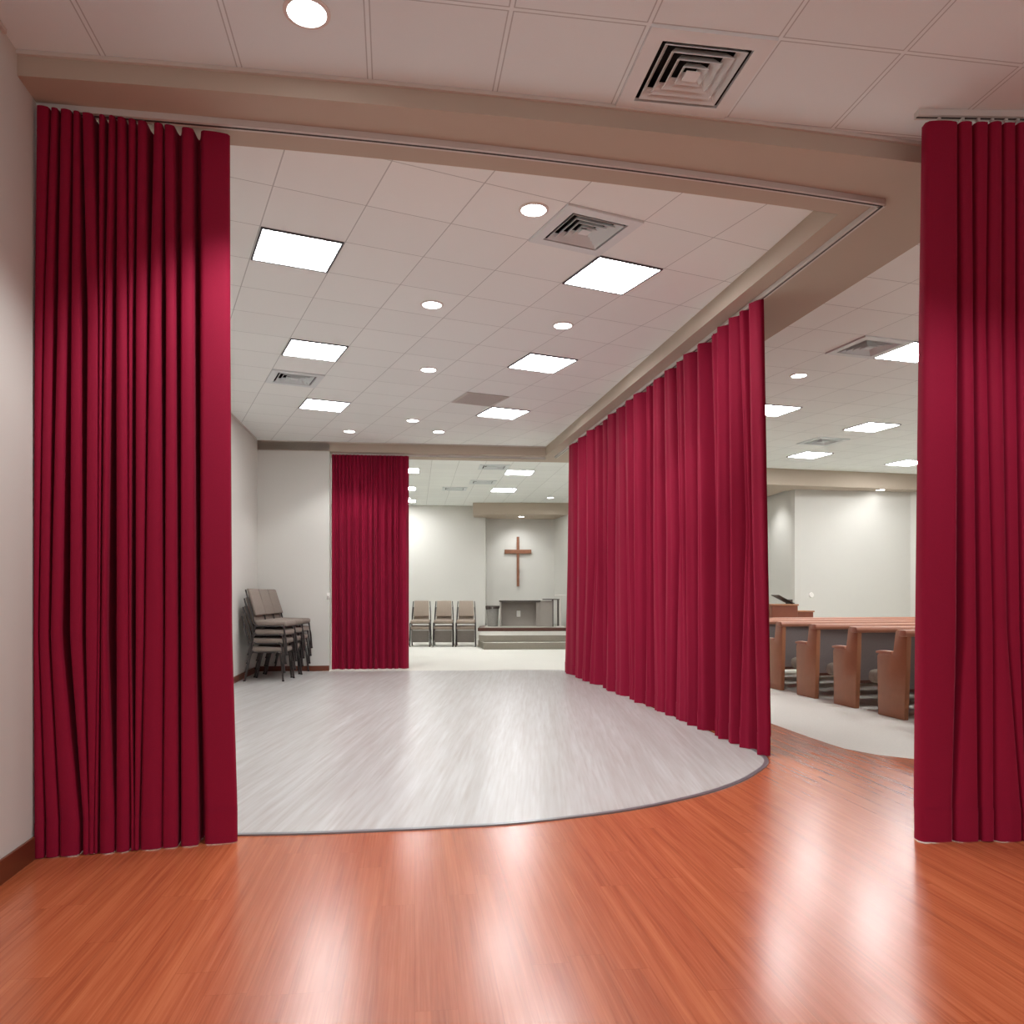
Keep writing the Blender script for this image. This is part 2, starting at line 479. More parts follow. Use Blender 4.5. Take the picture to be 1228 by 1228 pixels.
# white ceiling angle along the lobby beam and the hall wall tops
bm = bmesh.new(); sweep(bm, [(x, y_front(x)-.008, ZN-.010) for x in clip(NX, -2.3, 2.9)], .016, .018, square=True); struct('trim_2', bm, M['trim'])
bm = bmesh.new(); sweep(bm, [(wl_near(-4)+.009, -4, ZN-.010), (wl_near(3.3)+.009, 3.3, ZN-.010)], .016, .018, square=True); struct('trim_3', bm, M['trim'])
bm = bmesh.new(); sweep(bm, [(wl_main(4.3)+.009, 4.3, ZC-.008), (wl_main(12.2)+.009, 12.2, ZC-.008)], .016, .016, square=True)
sweep(bm, [(-3.9, y_far(-3.9)-.009, ZC-.008), (.55, y_far(.55)-.009, ZC-.008)], .016, .016, square=True); struct('trim_4', bm, M['trim'])

# altar platform
bm = bmesh.new(); prism(bm, [(-.62, 17.27), (4.2, 17.6), (4.2, 20.72), (-.8, 20.72), (-.78, 18.3)], 0, .15, .012); struct('floor_platform', bm, M['stepcarpet'])
bm = bmesh.new(); prism(bm, [(-.745, 17.72), (-.6, 17.5), (4.1, 17.8), (4.1, 20.74), (-.80, 20.72)], .15, .30, .012); struct('floor_platform', bm, M['stepcarpet'])
bm = bmesh.new(); prism(bm, [(-.84, 19.45), (4.0, 19.6), (4.0, 20.74), (1.4, 20.74), (1.15, 21.98), (-.66, 21.88), (-.70, 20.9), (-.84, 20.74)], .30, .38, .006); struct('floor_platform', bm, M['darkwood'])
bm = bmesh.new(); prism(bm, [(-.70, 19.62), (3.9, 19.72), (3.9, 20.7), (1.38, 20.7), (1.13, 21.93), (-.62, 21.83), (-.68, 20.9)], .38, .384); struct('floor_platform', bm, M['stepcarpet'])

M['riser_shade'] = plain('step_riser_shade', srgb(142, 135, 122), .9, .1, 40, .3)  # upright step faces get a darker colour standing in for their shade
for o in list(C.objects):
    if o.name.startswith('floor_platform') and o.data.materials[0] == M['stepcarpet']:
        o.data.materials.append(M['riser_shade'])
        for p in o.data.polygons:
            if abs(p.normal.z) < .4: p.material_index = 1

# ------------------------------------------------------------- curtain tracks
def track(name, label, runs, z, cuts=()):
    t = thing(name, label, 'curtain track', (runs[0][0][0], runs[0][0][1], z))
    inv = Matrix.Translation(-Vector((runs[0][0][0], runs[0][0][1], z)))
    for pts in runs:
        bm = bmesh.new(); sweep(bm, [(p[0], p[1], z) for p in pts], .044, .030, square=True)
        bmesh.ops.transform(bm, matrix=inv, verts=bm.verts); obj('rail', bm, M['track'], t)
        bm = bmesh.new(); sweep(bm, [(p[0], p[1], z-.0158) for p in pts], .010, .003, square=True)
        bmesh.ops.transform(bm, matrix=inv, verts=bm.verts); obj('slot', bm, M['track_dark'], t)
    return t
ZT = ZS-.0155
frun = [(x, y_track(x)) for x in clip(NX, -2.18, 2.116)]
track('curtain_track', 'white metal curtain track under the beige beam, turning the corner to the long red curtain',
      [frun, [tuple(CORNER), (side(12.9), 12.9)]], ZT)
fx0 = -2.85
def y_ft(x): return 12.43 + .12*(x+2.87) + .16
track('curtain_track', 'short white curtain track above the small far red curtain', [[(fx0, y_ft(fx0)), (side(13)-.15, y_ft(side(13)-.15))]], ZT)
def y_rt(x): return 3.86 + .03*(x-2)
track('curtain_track', 'white curtain track on the lobby ceiling above the right foreground curtain', [[(1.97, y_rt(1.97)), (4.3, y_rt(4.3))]], ZN-.0155)

# ------------------------------------------------------------- curtains
def ease(t): return t*t*(3-2*t)
def sheet(name, rows, mat, parent, org):
    """rows: list of lists of Vectors, top to bottom"""
    bm = bmesh.new()
    V = [[bm.verts.new(p-org) for p in r] for r in rows]
    for i in range(len(V)-1):
        for j in range(len(V[0])-1):
            bm.faces.new((V[i][j], V[i+1][j], V[i+1][j+1], V[i][j+1]))
    o = obj(name, bm, mat, parent, smooth=True)
    md = o.modifiers.new('thickness', 'SOLIDIFY'); md.thickness = .004; md.offset = 0; md.use_rim = False
    return o

def gliders(parent, pts, org, z0, z1, axis_rot=0):
    for i, p in enumerate(pts):
        bm = bmesh.new()
        Mx = Matrix.Translation(Vector((p[0], p[1], 0))-Vector((org.x, org.y, org.z)))
        box(bm, -.007, .007, -.011, .011, z1-.012, z1, .002, Mx)
        box(bm, -.004, .004, -.004, .004, z0-.012, z1-.010, .001, Mx)
        obj('glider', bm, M['track'], parent)

def curtain_levels(label, P0, P1, levels, ztop, zbot, scale, ox, depth, front=.035, seed=1, group=None, zt=ZS-.031, ripple=0, gl=1, bk=1):
    """levels: [(z, [(a,b)...])] fold fronts (in survey units along the cloth line) from top to bottom"""
    rnd = random.Random(seed)
    P0, P1 = Vector(P0), Vector(P1); D = (P1-P0); n = Vector((D.y, -D.x)).normalized()   # towards the lobby
    if n.y > 0: n = -n
    def on_line(u):
        px = ox+u/scale; k = (px-CX)/F
        s = (k*P0.y-P0.x)/(D.x-k*D.y)
        return P0+D*s
    nf = len(levels[0][1])
    bulge = [rnd.uniform(.006, .014)*bk if bk > 1 else rnd.uniform(.004, .014) for _ in range(nf)]
    vd = [rnd.uniform(.8, 1.15) for _ in range(nf+1)]
    def plan(li):
        z, fl = levels[li][:2]; dk = levels[li][2]
        out = []
        for i, (a, b) in enumerate(fl):
            if i == 0: out.append((a+4, -.2*depth*dk if bk == 1 else -.05))
            w = b-a
            for k in range(13):
                t = k/12
                rp = ripple*math.sin(PI*t)*math.sin(2*PI*t*(2 if bulge[i]/bk > .009 else 3)+bulge[i]*900+z*.8)*(1 if li else .6)
                out.append((a+w*t, front+bulge[i]*math.sin(PI*t)*(1 if w > 20 else .3)-(.012 if k in (0, 12) else 0)+rp))
            if i < nf-1:
                a2 = fl[i+1][0]; g = a2-b; dp = depth*dk*vd[i]*min(1, .35+g/14)*(1 if bk == 1 or i < nf-4 else (.75, .5, .3)[i-nf+4])
                for t, q in ((.10, .35), (.26, .78), (.5, 1.0), (.74, .78), (.90, .35)):
                    out.append((b+g*t, front-.012-dp*q))
            else: out.append((b-5, -.25*depth*dk) if bk == 1 else (b-22, -.02))
        return out
    plans = [plan(i) for i in range(len(levels))]
    def row(z, extra=0):
        if z >= levels[0][0]: pl = plans[0]
        elif z <= levels[-1][0]: pl = plans[-1]
        else:
            for i in range(len(levels)-1):
                if levels[i][0] >= z >= levels[i+1][0]:
                    t = (levels[i][0]-z)/(levels[i][0]-levels[i+1][0])
                    pl = [(a[0]+(b[0]-a[0])*t, a[1]+(b[1]-a[1])*t) for a, b in zip(plans[i], plans[i+1])]; break
        r = []
        for u, o in pl:
            w = on_line(u)+n*(o+extra)
            r.append(Vector((w.x, w.y, z)))
        return r
    org = Vector(((P0.x+P1.x)/2, (P0.y+P1.y)/2, 0))
    t = thing('curtain', label, 'curtain', org, 0, group)
    zs = [ztop-(ztop-.155)*i/30 for i in range(31)]
    top = row(zs[0])
    rows = [[Vector((p.x, p.y, p.z-(.022 if False else 0))) for p in top]]+[row(z) for z in zs[1:]]
    sheet('drape', rows, M['red'], t, org)
    hz = [.165, .12, .07, zbot]
    hrows = [row(z, .0045) for i, z in enumerate(hz)]
    sheet('hem', hrows, M['red'], t, org)
    g = []
    for (a, b) in levels[0][1]:
        for q in range(gl):
            w = on_line(a+(b-a)*(q+.5)/gl); g.append((w.x, w.y))
    gliders(t, g, org, ztop, zt)
    return t

LT = [(68,128),(140,170),(185,236),(248,275),(290,340),(372,398),(420,450),(460,500),(515,548),(560,602),(640,680),(690,738),(775,830),(868,1006)]
L1 = [(60,98),(106,145),(170,214),(236,281),(315,366),(374,386),(400,430),(455,507),(516,530),(550,600),(617,668),(697,740),(770,828),(865,1008)]
L2 = [(54,74),(80,124),(135,185),(229,285),(306,366),(368,374),(382,408),(457,516),(519,524),(550,586),(594,680),(692,750),(770,838),(866,1017)]
L3 = [(58,104),(114,174),(182,274),(296,322),(326,346),(352,362),(376,446),(456,519),(530,540),(546,564),(574,676),(682,753),(772,852),(888,1043)]
curtain_levels('gathered crimson floor-length curtain standing against the left wall in the foreground',
   (-2.13, 3.63), (-1.36, 3.85), [(3.42, LT, .55), (2.5, L1, 1.0), (1.0, L2, 1.0), (.15, L3, .9)], 3.415, .008, 4.093, 30, .15, seed=4)
ext = lambda a, w, n: [(a+i*w, a+i*w+w*.62) for i in range(n)]
RT = [(78,230),(240,298),(316,376),(386,442),(456,508),(522,558)]+ext(572, 52, 7)
R1 = [(70,230),(252,302),(322,364),(376,441),(458,508),(524,560)]+ext(580, 54, 7)
R2 = [(52,224),(262,318),(340,400),(408,468),(478,530),(545,562)]+ext(582, 56, 7)
R3 = [(44,203),(215,330),(345,402),(412,540),(546,556),(562,582)]+ext(594, 58, 7)
curtain_levels('gathered crimson curtain at the right edge, hung from the lobby ceiling before the pews',
   (2.0, y_rt(2.0)), (3.3, y_rt(3.3)), [(3.49, RT, .55), (2.5, R1, 1.0), (1.0, R2, 1.0), (.15, R3, .9)], 3.485, .008, 4.093, 1088, .15, seed=9, zt=ZN-.031)

def curtain_wave(label, pn, pf, folds, ztop, zbot, amp_b, amp_t, seed, topmul=2, cols=None, group=None, zt=ZS-.031, lean=0):
    """folds: list of s positions (metres from pn) of the grooves"""
    rnd = random.Random(seed)
    pn, pf = Vector(pn), Vector(pf); D = (pf-pn); L = D.length; D.normalize(); n = Vector((D.y, -D.x))
    if n.x > 0 and abs(D.y) > .7: n = -n
    if abs(D.y) <= .7 and n.y > 0: n = -n
    nf = len(folds)-1
    amp = [rnd.uniform(.75, 1.2) for _ in range(nf+1)]; skew = [rnd.uniform(-.22, .22) for _ in range(nf+1)]
    drift = [rnd.uniform(-.5, .5) for _ in range(nf+1)]
    sub = [rnd.uniform(0, 1) for _ in range(nf+1)]
    K = 22
    def row(z, extra=0):
        t = (ztop-z)/(ztop-zbot); w = ease(min(1, max(0, (t-.01)/.40)))
        r = []
        for i in range(nf):
            for k in range(K+(1 if i == nf-1 else 0)):
                f = k/K
                lo, hi = folds[i], folds[i+1]; wd = hi-lo
                dl = drift[i]*.07*(1-w) if i else 0; dh = drift[i+1]*.07*(1-w) if i+1 < nf else 0
                s = (lo+dl*wd+(lean*(1-t) if i == 0 else 0))*(1-f)+(hi+dh*wd)*f
                ff = f**(1.35+skew[i])
                if i == 0: ff = .36+.64*f
                ob = (.5-.5*math.cos(2*PI*ff))**.5*(amp[i] if i else .62)
                if sub[i] > .35: ob -= .30*sub[i]*math.exp(-((f-.35-.3*sub[i])/.09)**2)
                ot = (.5-.5*math.cos(2*PI*f*topmul))**.7
                mid = .012*math.sin(2*PI*f*3+5*sub[i])*math.sin(PI*t)
                o = .05 + amp_b*(ob-.6)*w + amp_t*(ot-.55)*(1-w) + mid*f*(1-f)*4
                q = pn+D*s+n*(o+extra); r.append(Vector((q.x, q.y, z)))
        return r
    org = Vector((pn.x, pn.y, 0))
    t = thing('curtain', label, 'curtain', org, 0, group)
    sheet('drape', [row(ztop-(ztop-.155)*i/32) for i in range(33)], M['red'], t, org)
    hz = [.165, .12, .07, zbot]
    sheet('hem', [row(z, .0045) for i, z in enumerate(hz)], M['red'], t, org)
    g = []
    for i in range(nf):
        for k in range(topmul):
            s = folds[i]+(folds[i+1]-folds[i])*(k+.5)/topmul; q = pn+D*s; g.append((q.x, q.y))
    gliders(t, g, org, ztop, zt)
    return t
pn, pf = Vector((side(5.8), 5.8)), Vector((side(12.15), 12.15))
CT = [(58,100),(104,150),(158,185),(192,222),(234,262),(268,300),(308,350),(358,392),(405,455),(468,490),(500,545),(560,615),(625,658),(672,735),(745,800),(812,850),(860,905),(915,965),(975,1008),(1012,1084)]
NARROW = lambda L: [(a, b-(.16, .38, .24, .46, .12)[(i*7) % 5]*(b-a) if i < len(L)-1 else b-14) for i, (a, b) in enumerate(L)]
CM = [(47,100),(103,152),(160,190),(197,220),(240,262),(268,295),(300,365),(372,395),(412,458),(472,490),(503,545),(572,630),(640,658),(690,745),(755,805),(835,852),(862,905),(930,965),(998,1022),(1030,1104)]
CB = [(35,92),(97,138),(142,166),(172,222),(240,256),(260,298),(303,362),(378,400),(414,455),(463,498),(510,564),(572,612),(619,688),(697,745),(754,810),(838,862),(864,908),(918,962),(968,1050),(1058,1122)]
curtain_levels('long crimson curtain running back down the middle of the room, dividing hall from pews', pf, pn,
   [(3.42, NARROW(CT), .6), (1.7, NARROW(CM), 1.0), (.15, NARROW(CB), .9)], 3.418, .010, 4.385, 670, .22, front=.0, seed=11, ripple=.012, gl=2, bk=4.5)
q0, q1 = Vector((-2.86, y_ft(-2.86))), Vector((-1.66, y_ft(-1.66)))
LL = (q1-q0).length; rr = random.Random(3)
wv = [rr.uniform(.7, 1.4) for _ in range(11)]; tt = sum(wv); acc = 0; fl = [0]
for w in wv: acc += w; fl.append(acc/tt*LL)
curtain_wave('small crimson curtain at the far end of the hall, beside the stacked chairs', q0, q1, fl, 3.418, .016, .09, .04, 8)

# ------------------------------------------------------------- ceiling fixtures
def make_square(name='ceiling_light', size=.545):
    t = thing(name, '', 'ceiling light')
    bm = bmesh.new(); h = size/2; w = .014
    for a in ((-h, h, -h, -h+w), (-h, h, h-w, h), (-h, -h+w, -h+w, h-w), (h-w, h, -h+w, h-w)):
        box(bm, a[0], a[1], a[2], a[3], -.006, .004)
    obj('frame', bm, M['fixframe'], t)
    bm = bmesh.new(); box(bm, -h+w, h-w, -h+w, h-w, -.003, .003); obj('diffuser', bm, M['panel'], t)
    return t
sq = make_square(); G2 = 'square light panels over the pews'; G3 = 'square light panels beyond the far opening'; first = [True]
used = {}
def square(px, py, ang, label, z=ZC, grp='square ceiling panels', snap=None, pos=None):
    p = at(px, py, z) if pos is None else Vector(pos)
    if snap:
        o, sz = snap; u, v = grid_dirs(ang)
        a = (p.x-o.x)*u[0]+(p.y-o.y)*u[1]; b = (p.x-o.x)*v[0]+(p.y-o.y)*v[1]
        a = (math.floor(a/sz)+.5)*sz; b = (math.floor(b/sz)+.5)*sz
        p = Vector((o.x+u[0]*a+v[0]*b, o.y+u[1]*a+v[1]*b, z))
    loc = (p.x, p.y, z-.004); rz = math.radians(ang)
    if first[0]:
        sq.location = loc; sq.rotation_euler = (0, 0, rz); sq['label'] = label; sq['group'] = grp; first[0] = False
    elif grp == G2 and not sq2['label']: sq2.location = loc; sq2.rotation_euler = (0, 0, rz); sq2['label'] = label; sq2['group'] = grp
    else: dup(sq2 if grp in (G2, G3) else sq, loc, rz, label, grp)
SA = (A0, S)
G1 = 'square light panels in the hall ceiling'
square(355, 297, ANG_A, 'square light panel nearest the left foreground curtain', grp=G1, snap=SA)
square(771, 328, ANG_A, 'square light panel beside the long red curtain, below the second air vent', grp=G1, snap=SA)
square(378, 424, ANG_A, 'square light panel in front of the small left ceiling vent', grp=G1, snap=SA)
square(670, 440, ANG_A, 'square light panel at mid length of the hall, near the long curtain', grp=G1, snap=SA)
square(391, 491, ANG_A, 'square light panel over the far left corner, behind the small ceiling vent', grp=G1, snap=SA)
square(613, 502, ANG_A, 'farthest square light panel at the right of the hall ceiling, just before the far beam', grp=G1, snap=SA)
sq2 = make_square()
for c in sq2.children:
    if c.name.startswith('diffuser'): c.data.materials[0] = M['panel_chapel']
square(0, 0, ANG_B, 'large bright square panel over the pews, touching the right foreground curtain', grp=G2, pos=(B0.x+_ub[0]*.279-_vb[0]*.279, B0.y+_ub[1]*.279-_vb[1]*.279, ZC))
square(925, 492, ANG_B, 'square light panel half hidden behind the near edge of the long curtain', grp=G2)
square(0, 0, ANG_B, 'unseen panel added to light the chapel, behind the right foreground curtain, nearer', grp=G2, pos=(5.6, 7.2, ZC))  # this and the next panel are unseen, added to brighten the chapel
square(0, 0, ANG_B, 'unseen panel added to light the chapel, behind the right foreground curtain, farther', grp=G2, pos=(6.7, 10.2, ZC))
square(1045, 512, ANG_B, 'square light panel over the middle of the pews', grp=G2)
square(971, 545.5, ANG_B, 'square light panel over the pews nearest the far beam, on its left', grp=G2)
square(1088, 555, ANG_B, 'square light panel over the far pews, cut off by the right curtain', grp=G2)
square(622.5, 566.5, ANG_C, 'nearer of the two square panels above the cross alcove', grp=G3)
square(604, 587.5, ANG_C, 'farther of the two square panels above the cross alcove', grp=G3)
square(486, 564, ANG_C, 'nearest square panel beside the top edge of the small far curtain', grp=G3)
square(484, 585.5, ANG_C, 'middle square panel beside the edge of the small far curtain', grp=G3)
square(486, 600.5, ANG_C, 'farthest square panel beside the edge of the small far curtain', grp=G3)

dl = thing('downlight', '', 'ceiling light')
bm = bmesh.new()
N = 32
for (ra, za, rb, zb) in ((.094, -.004, .078, -.007), (.094, -.004, .094, .003), (.078, -.007, .074, .004)):
    a = [bm.verts.new((ra*math.cos(2*PI*i/N), ra*math.sin(2*PI*i/N), za)) for i in range(N)]
    b = [bm.verts.new((rb*math.cos(2*PI*i/N), rb*math.sin(2*PI*i/N), zb)) for i in range(N)]
    for i in range(N): bm.faces.new((a[i], a[(i+1) % N], b[(i+1) % N], b[i]))
obj('trim_ring', bm, M['white'], dl)
bm = bmesh.new(); disc(bm, 0, 0, -.004, .002, .077); obj('lens', bm, M['lamp'], dl)
fd = [True]
def spot(x, y, z, W, ang=115, blend=.7, tilt=None, col=(.97, .985, 1), r=.06):
    L = bpy.data.lights.new('lamp_beam', 'SPOT'); L.energy = W*1.7; L.spot_size = math.radians(ang); L.spot_blend = blend
    L.shadow_soft_size = r; L.color = col
    o = bpy.data.objects.new('lamp_beam', L); C.objects.link(o); o.location = (x, y, z)
    if tilt: o.rotation_euler = tilt
    return o
def down(px, py, z, label, grp, W=30, pos=None, ang=112, blend=.45):
    p = at(px, py, z) if pos is None else Vector(pos)
    loc = (p.x, p.y, z-.002)
    if fd[0]:
        dl.location = loc; dl['label'] = label; dl['group'] = grp; fd[0] = False
    else: dup(dl, loc, 0, label, grp)
    if W: spot(p.x, p.y, z-.02, W, ang, blend)
G4 = 'round downlights in the hall ceiling'
down(368, 14, ZN, 'large round downlight at the top of the lobby ceiling, above the left curtain', 'round downlights in the lobby ceiling', 88)
down(640, 251, ZC, 'round downlight left of the second air vent', G4, 44)
down(518, 365, ZC, 'round downlight in the middle of the hall, between two rows of panels', G4, 34)
down(675, 390, ZC, 'round downlight right of centre, in front of a square panel', G4, 34)
down(514, 443, ZC, 'third round downlight along the middle of the hall, in line with the mid panels', G4, 34)
down(495, 504, ZC, 'small distant round downlight left of the farthest right panel', G4, 27)
down(419, 517, ZC, 'small distant round downlight over the far left corner chairs', G4, 37)
down(526, 517.5, ZC, 'dim, farthest round downlight just before the far beam', G4, 0)
down(958, 450, ZC, 'round downlight over the pews', 'round downlights over the pews', 20)
down(625, 619.5, 3.29, 'small round downlight under the header above the cross', 'round downlights under the altar headers', 0)
down(1066, 585, 3.29, 'small round downlight under the header behind the pews', 'round downlights under the altar headers', 0, pos=(7.35, 15.80, 3.29))
# unseen lobby downlights: first inferred from the right curtain, others added as fill light
for i, (x, y) in enumerate(((1.9, 2.6), (-.9, .6), (1.5, .3), (4.6, 1.2), (-.9, -2.3), (2.0, -2.3))):
    down(0, 0, ZN, ['downlight in the lobby ceiling right of the large air vent', 'added unseen lobby downlight behind and left of the viewpoint', 'added unseen lobby downlight just behind and right of the viewpoint',
                    'added unseen lobby downlight at the far right', 'added unseen rear left lobby downlight near the back wall', 'added unseen rear lobby downlight near the back wall, right of the other'][i], 'round downlights in the lobby ceiling', 75 if i == 0 else 40, pos=(x, y, ZN))
# wall washers in the chapel, each a downlight of its own
G5 = 'wall washing downlights in the chapel'
def washer(x, y, z, W, label, tx, ty, ang=110):
    down(0, 0, z, label, G5, 0, pos=(x, y, z))
    L = spot(x, y, z-.02, W, ang, .9, r=.04)
    d = Vector((tx-x, ty-y, -1.6)); L.rotation_euler = d.to_track_quat('-Z', 'Y').to_euler()
spot(.16, 21.2, 3.27, 22, 105, .9, tilt=(math.radians(24), 0, 0), r=.04)
washer(-2.6, 19.7, ZC, 7, 'chapel downlight behind the small far curtain, washing the wall above the chair stacks', -2.75, 21.2)
washer(.95, 19.6, ZC, 20, 'faint chapel downlight right of the panels above the cross alcove', .95, 20.6)
spot(7.1, 15.3, 3.27, 7, 125, .9, tilt=(math.radians(22), 0, 0), r=.04)
washer(4.95, 16.4, 3.29, 22, 'small downlight behind the header, washing the narrow wall left of the pew alcove', 5.4, 16.4)

# ------------------------------------------------------------- air vents
def make_vent(name='air_vent', size=.555, rings=4, mat=None):
    mat = mat or M['vent']
    t = thing(name, '', 'air vent'); h = size/2
    # face plate with a square opening
    bm = bmesh.new(); o = h*.74
    for a in ((-h, h, -h, -o), (-h, h, o, h), (-h, -o, -o, o), (o, h, -o, o)):
        box(bm, a[0], a[1], a[2], a[3], -.012, .004)
    obj('face_plate', bm, mat, t)
    bm = bmesh.new(); box(bm, -o-.01, o+.01, -o-.01, o+.01, .100, .104)
    obj('duct_opening', bm, M['black'], t)
    bm = bmesh.new()
    for a in ((-o-.004, o+.004, -o-.004, -o), (-o-.004, o+.004, o, o+.004), (-o-.004, -o, -o, o), (o, o+.004, -o, o)):
        box(bm, a[0], a[1], a[2], a[3], .004, .100)
    obj('duct_collar', bm, M['black'], t)
    for k in range(rings):
        r0 = o*(1-(k+.42)/(rings+.85)); d = o/(rings+.85)*.76
        bm = bmesh.new()
        prof = [(r0, -.010), (r0-.002, -.013), (r0-d, .026), (r0-d+.003, .029)]
        R = []
        for (r, z) in prof: R.append([bm.verts.new((sx*r, sy*r, z)) for sx, sy in ((-1,-1), (1,-1), (1,1), (-1,1))])
        for i in range(4):
            for q in range(4):
                bm.faces.new((R[i][q], R[i][(q+1) % 4], R[(i+1) % 4][(q+1) % 4], R[(i+1) % 4][q]))
        obj('louvre', bm, mat, t)
    rc = o*(1-(rings+.42)/(rings+.85))*1.9
    bm = bmesh.new(); box(bm, -rc, rc, -rc, rc, -.013, -.007, .003)
    obj('centre_plate', bm, mat, t)
    return t
vt = make_vent(); fv = [True]
vl = ['large white louvred air vent in the lobby ceiling', 'louvred air vent in the hall ceiling beside the nearest round downlight',
      'small-looking louvred vent far left in the hall ceiling, between two light panels', 'louvred vent over the pews, touching the large bright panel',
      'distant louvred vent over the pews, left of the middle panel', 'dark-edged vent nearest the far beam, beyond the opening',
      'vent left of the two panels above the cross alcove', 'farthest left vent in the ceiling beyond the opening']
for (p, ang), lab in zip(VENTS, vl):
    loc = (p.x, p.y, p.z-.002); rz = math.radians(ang)
    if fv[0]:
        vt.location = loc; vt.rotation_euler = (0, 0, rz); vt['label'] = lab; vt['group'] = 'square louvred ceiling vents'; fv[0] = False
    else: dup(vt, loc, rz, lab, 'square louvred ceiling vents')
# flat grey return grilles
def grille(px, py, label, size):
    p = at(px, py, ZC); u, v = grid_dirs(ANG_A)
    a = (p.x-A0.x)*u[0]+(p.y-A0.y)*u[1]; b = (p.x-A0.x)*v[0]+(p.y-A0.y)*v[1]
    a = (math.floor(a/S)+.5)*S; b = (math.floor(b/S)+.5)*S
    t = thing('return_grille', label, 'air vent', (A0.x+u[0]*a+v[0]*b, A0.y+u[1]*a+v[1]*b, ZC-.003), math.radians(ANG_A))
    h = size/2
    bm = bmesh.new()
    for q in ((-h, h, -h, -h+.03), (-h, h, h-.03, h), (-h, -h+.03, -h+.03, h-.03), (h-.03, h, -h+.03, h-.03)):
        box(bm, q[0], q[1], q[2], q[3], -.006, .002)
    obj('frame', bm, M['ventgrey'], t)
    bm = bmesh.new(); n = 22
    for i in range(n):
        y = -h+.03+(2*h-.06)*(i+.5)/n
        box(bm, -h+.03, h-.03, y-.0072, y+.0072, -.004, .0)
    obj('slats', bm, M['ventgrey'], t)
    bm = bmesh.new(); box(bm, -h+.03, h-.03, -h+.03, h-.03, .001, .0025); obj('backing', bm, M['chair_metal'], t)
grille(588, 481, 'flat grey slatted return grille in the hall ceiling behind the middle panels', .54)

# ------------------------------------------------------------- stacking chairs
def rbox(x0, x1, y0, y1, z0, z1, bev):
    bm = bmesh.new(); box(bm, x0, x1, y0, y1, z0, z1, bev); return bm
def make_chair(label, group, fab, rack=False, round_top=False):
    """faces local +x, seat top at .47, back top at .92"""
    t = thing('stacking_chair', label, 'chair', group=group)
    bm = bmesh.new(); box(bm, -.20, .24, -.215, .215, .395, .478, .026)
    for vv in bm.verts:
        if vv.co.z > .45: vv.co.z -= .012*max(0, (vv.co.x-.12)/.12)
    obj('seat', bm, fab, t, smooth=True, angle=.9)
    bm = bmesh.new(); box(bm, -.022, .022, -.185, .185, .0, .37, .017)
    for vv in bm.verts:
        k = vv.co.z/.37; vv.co.x += -.225-.095*k-.02*k*k+.03*(vv.co.y/.2)**2*1.0; vv.co.z += .545
        vv.co.y *= 1-.10*k
    obj('backrest', bm, fab, t, smooth=True, angle=.9)
    for s in (-1, 1):
        bm = bmesh.new(); sweep(bm, [(.255, s*.225, .0), (.235, s*.222, .22), (.21, s*.222, .392), (.17, s*.222, .405)], .029, n=10)
        leg = obj('leg', bm, M['chair_metal'], t, smooth=True, angle=.9)
        bm = bmesh.new(); disc(bm, .255, s*.225, 0, .018, .016, 12); obj('rubber_foot', bm, M['foot'], leg)
        bm = bmesh.new(); sweep(bm, [(-.285, s*.225, .0), (-.24, s*.223, .2), (-.19, s*.222, .392), (-.16, s*.222, .405)], .029, n=10)
        leg = obj('leg', bm, M['chair_metal'], t, smooth=True, angle=.9)
        bm = bmesh.new(); disc(bm, -.285, s*.225, 0, .018, .016, 12); obj('rubber_foot', bm, M['foot'], leg)
        bm = bmesh.new(); sweep(bm, [(.15, s*.222, .398), (-.15, s*.222, .398), (-.2, s*.222, .43), (-.225, s*.218, .54), (-.29, s*.208, .74), (-.335, s*.195, .90)], .022, n=10)
        obj('back_post', bm, M['chair_metal'], t, smooth=True, angle=.9)
    bm = bmesh.new(); sweep(bm, [(.205, -.222, .395), (.205, .222, .395)], .02, n=8); sweep(bm, [(-.18, -.222, .395), (-.18, .222, .395)], .02, n=8)
    obj('seat_rail', bm, M['chair_metal'], t, smooth=True, angle=.9)
    if rack:
        bm = bmesh.new(); box(bm, .205, .228, -.20, .20, .10, .375, .006); obj('book_rack', bm, M['rackgrey'], t)
    return t
M['rackgrey'] = plain('dark_rack_fabric', srgb(112, 104, 97), .8, .1, 20)
E = Vector((math.cos(math.radians(9.4)), math.sin(math.radians(9.4)), 0)); V = Vector((-E.y, E.x, 0))
gc = 'taupe chairs stacked in the far left corner of the hall'
c0 = make_chair('', gc, M['chair_fab'])
c0b = None
ordn = {0: 'nearest', 1: 'middle', 2: 'rearmost'}
lvl = ['bottom chair', 'second chair from the floor', 'third chair from the floor', 'topmost chair']
base = Vector((wl_main(11.1)+.42, 11.1, 0)); RW = Vector((-.05, 1, 0)).normalized(); FX = Vector((math.cos(-.05), math.sin(-.05), 0))
fc = True
for r in range(3):
    for k in range(4):
        p = base+RW*(.505*r)+FX*(.018*k)
        lab = 'taupe chair in the hall corner, %s in the %s stack' % (lvl[k], ordn[r])
        if fc: c0.location = (p.x, p.y, .007+.120*k); c0.rotation_euler = (0, 0, -.05); c0['label'] = lab; fc = False
        else: dup(c0, (p.x, p.y, 0.007+.120*k), -.05, lab, gc)
gf = 'tan chairs stacked in a row against the chapel wall'
c1 = make_chair('', gf, M['chair_fab_b'], rack=True); c2 = make_chair('', gf, M['chair_fab_b']); fc = 0
nm = ['half hidden by the small curtain', 'right of the half hidden one', 'second from the steps', 'next to the platform steps']
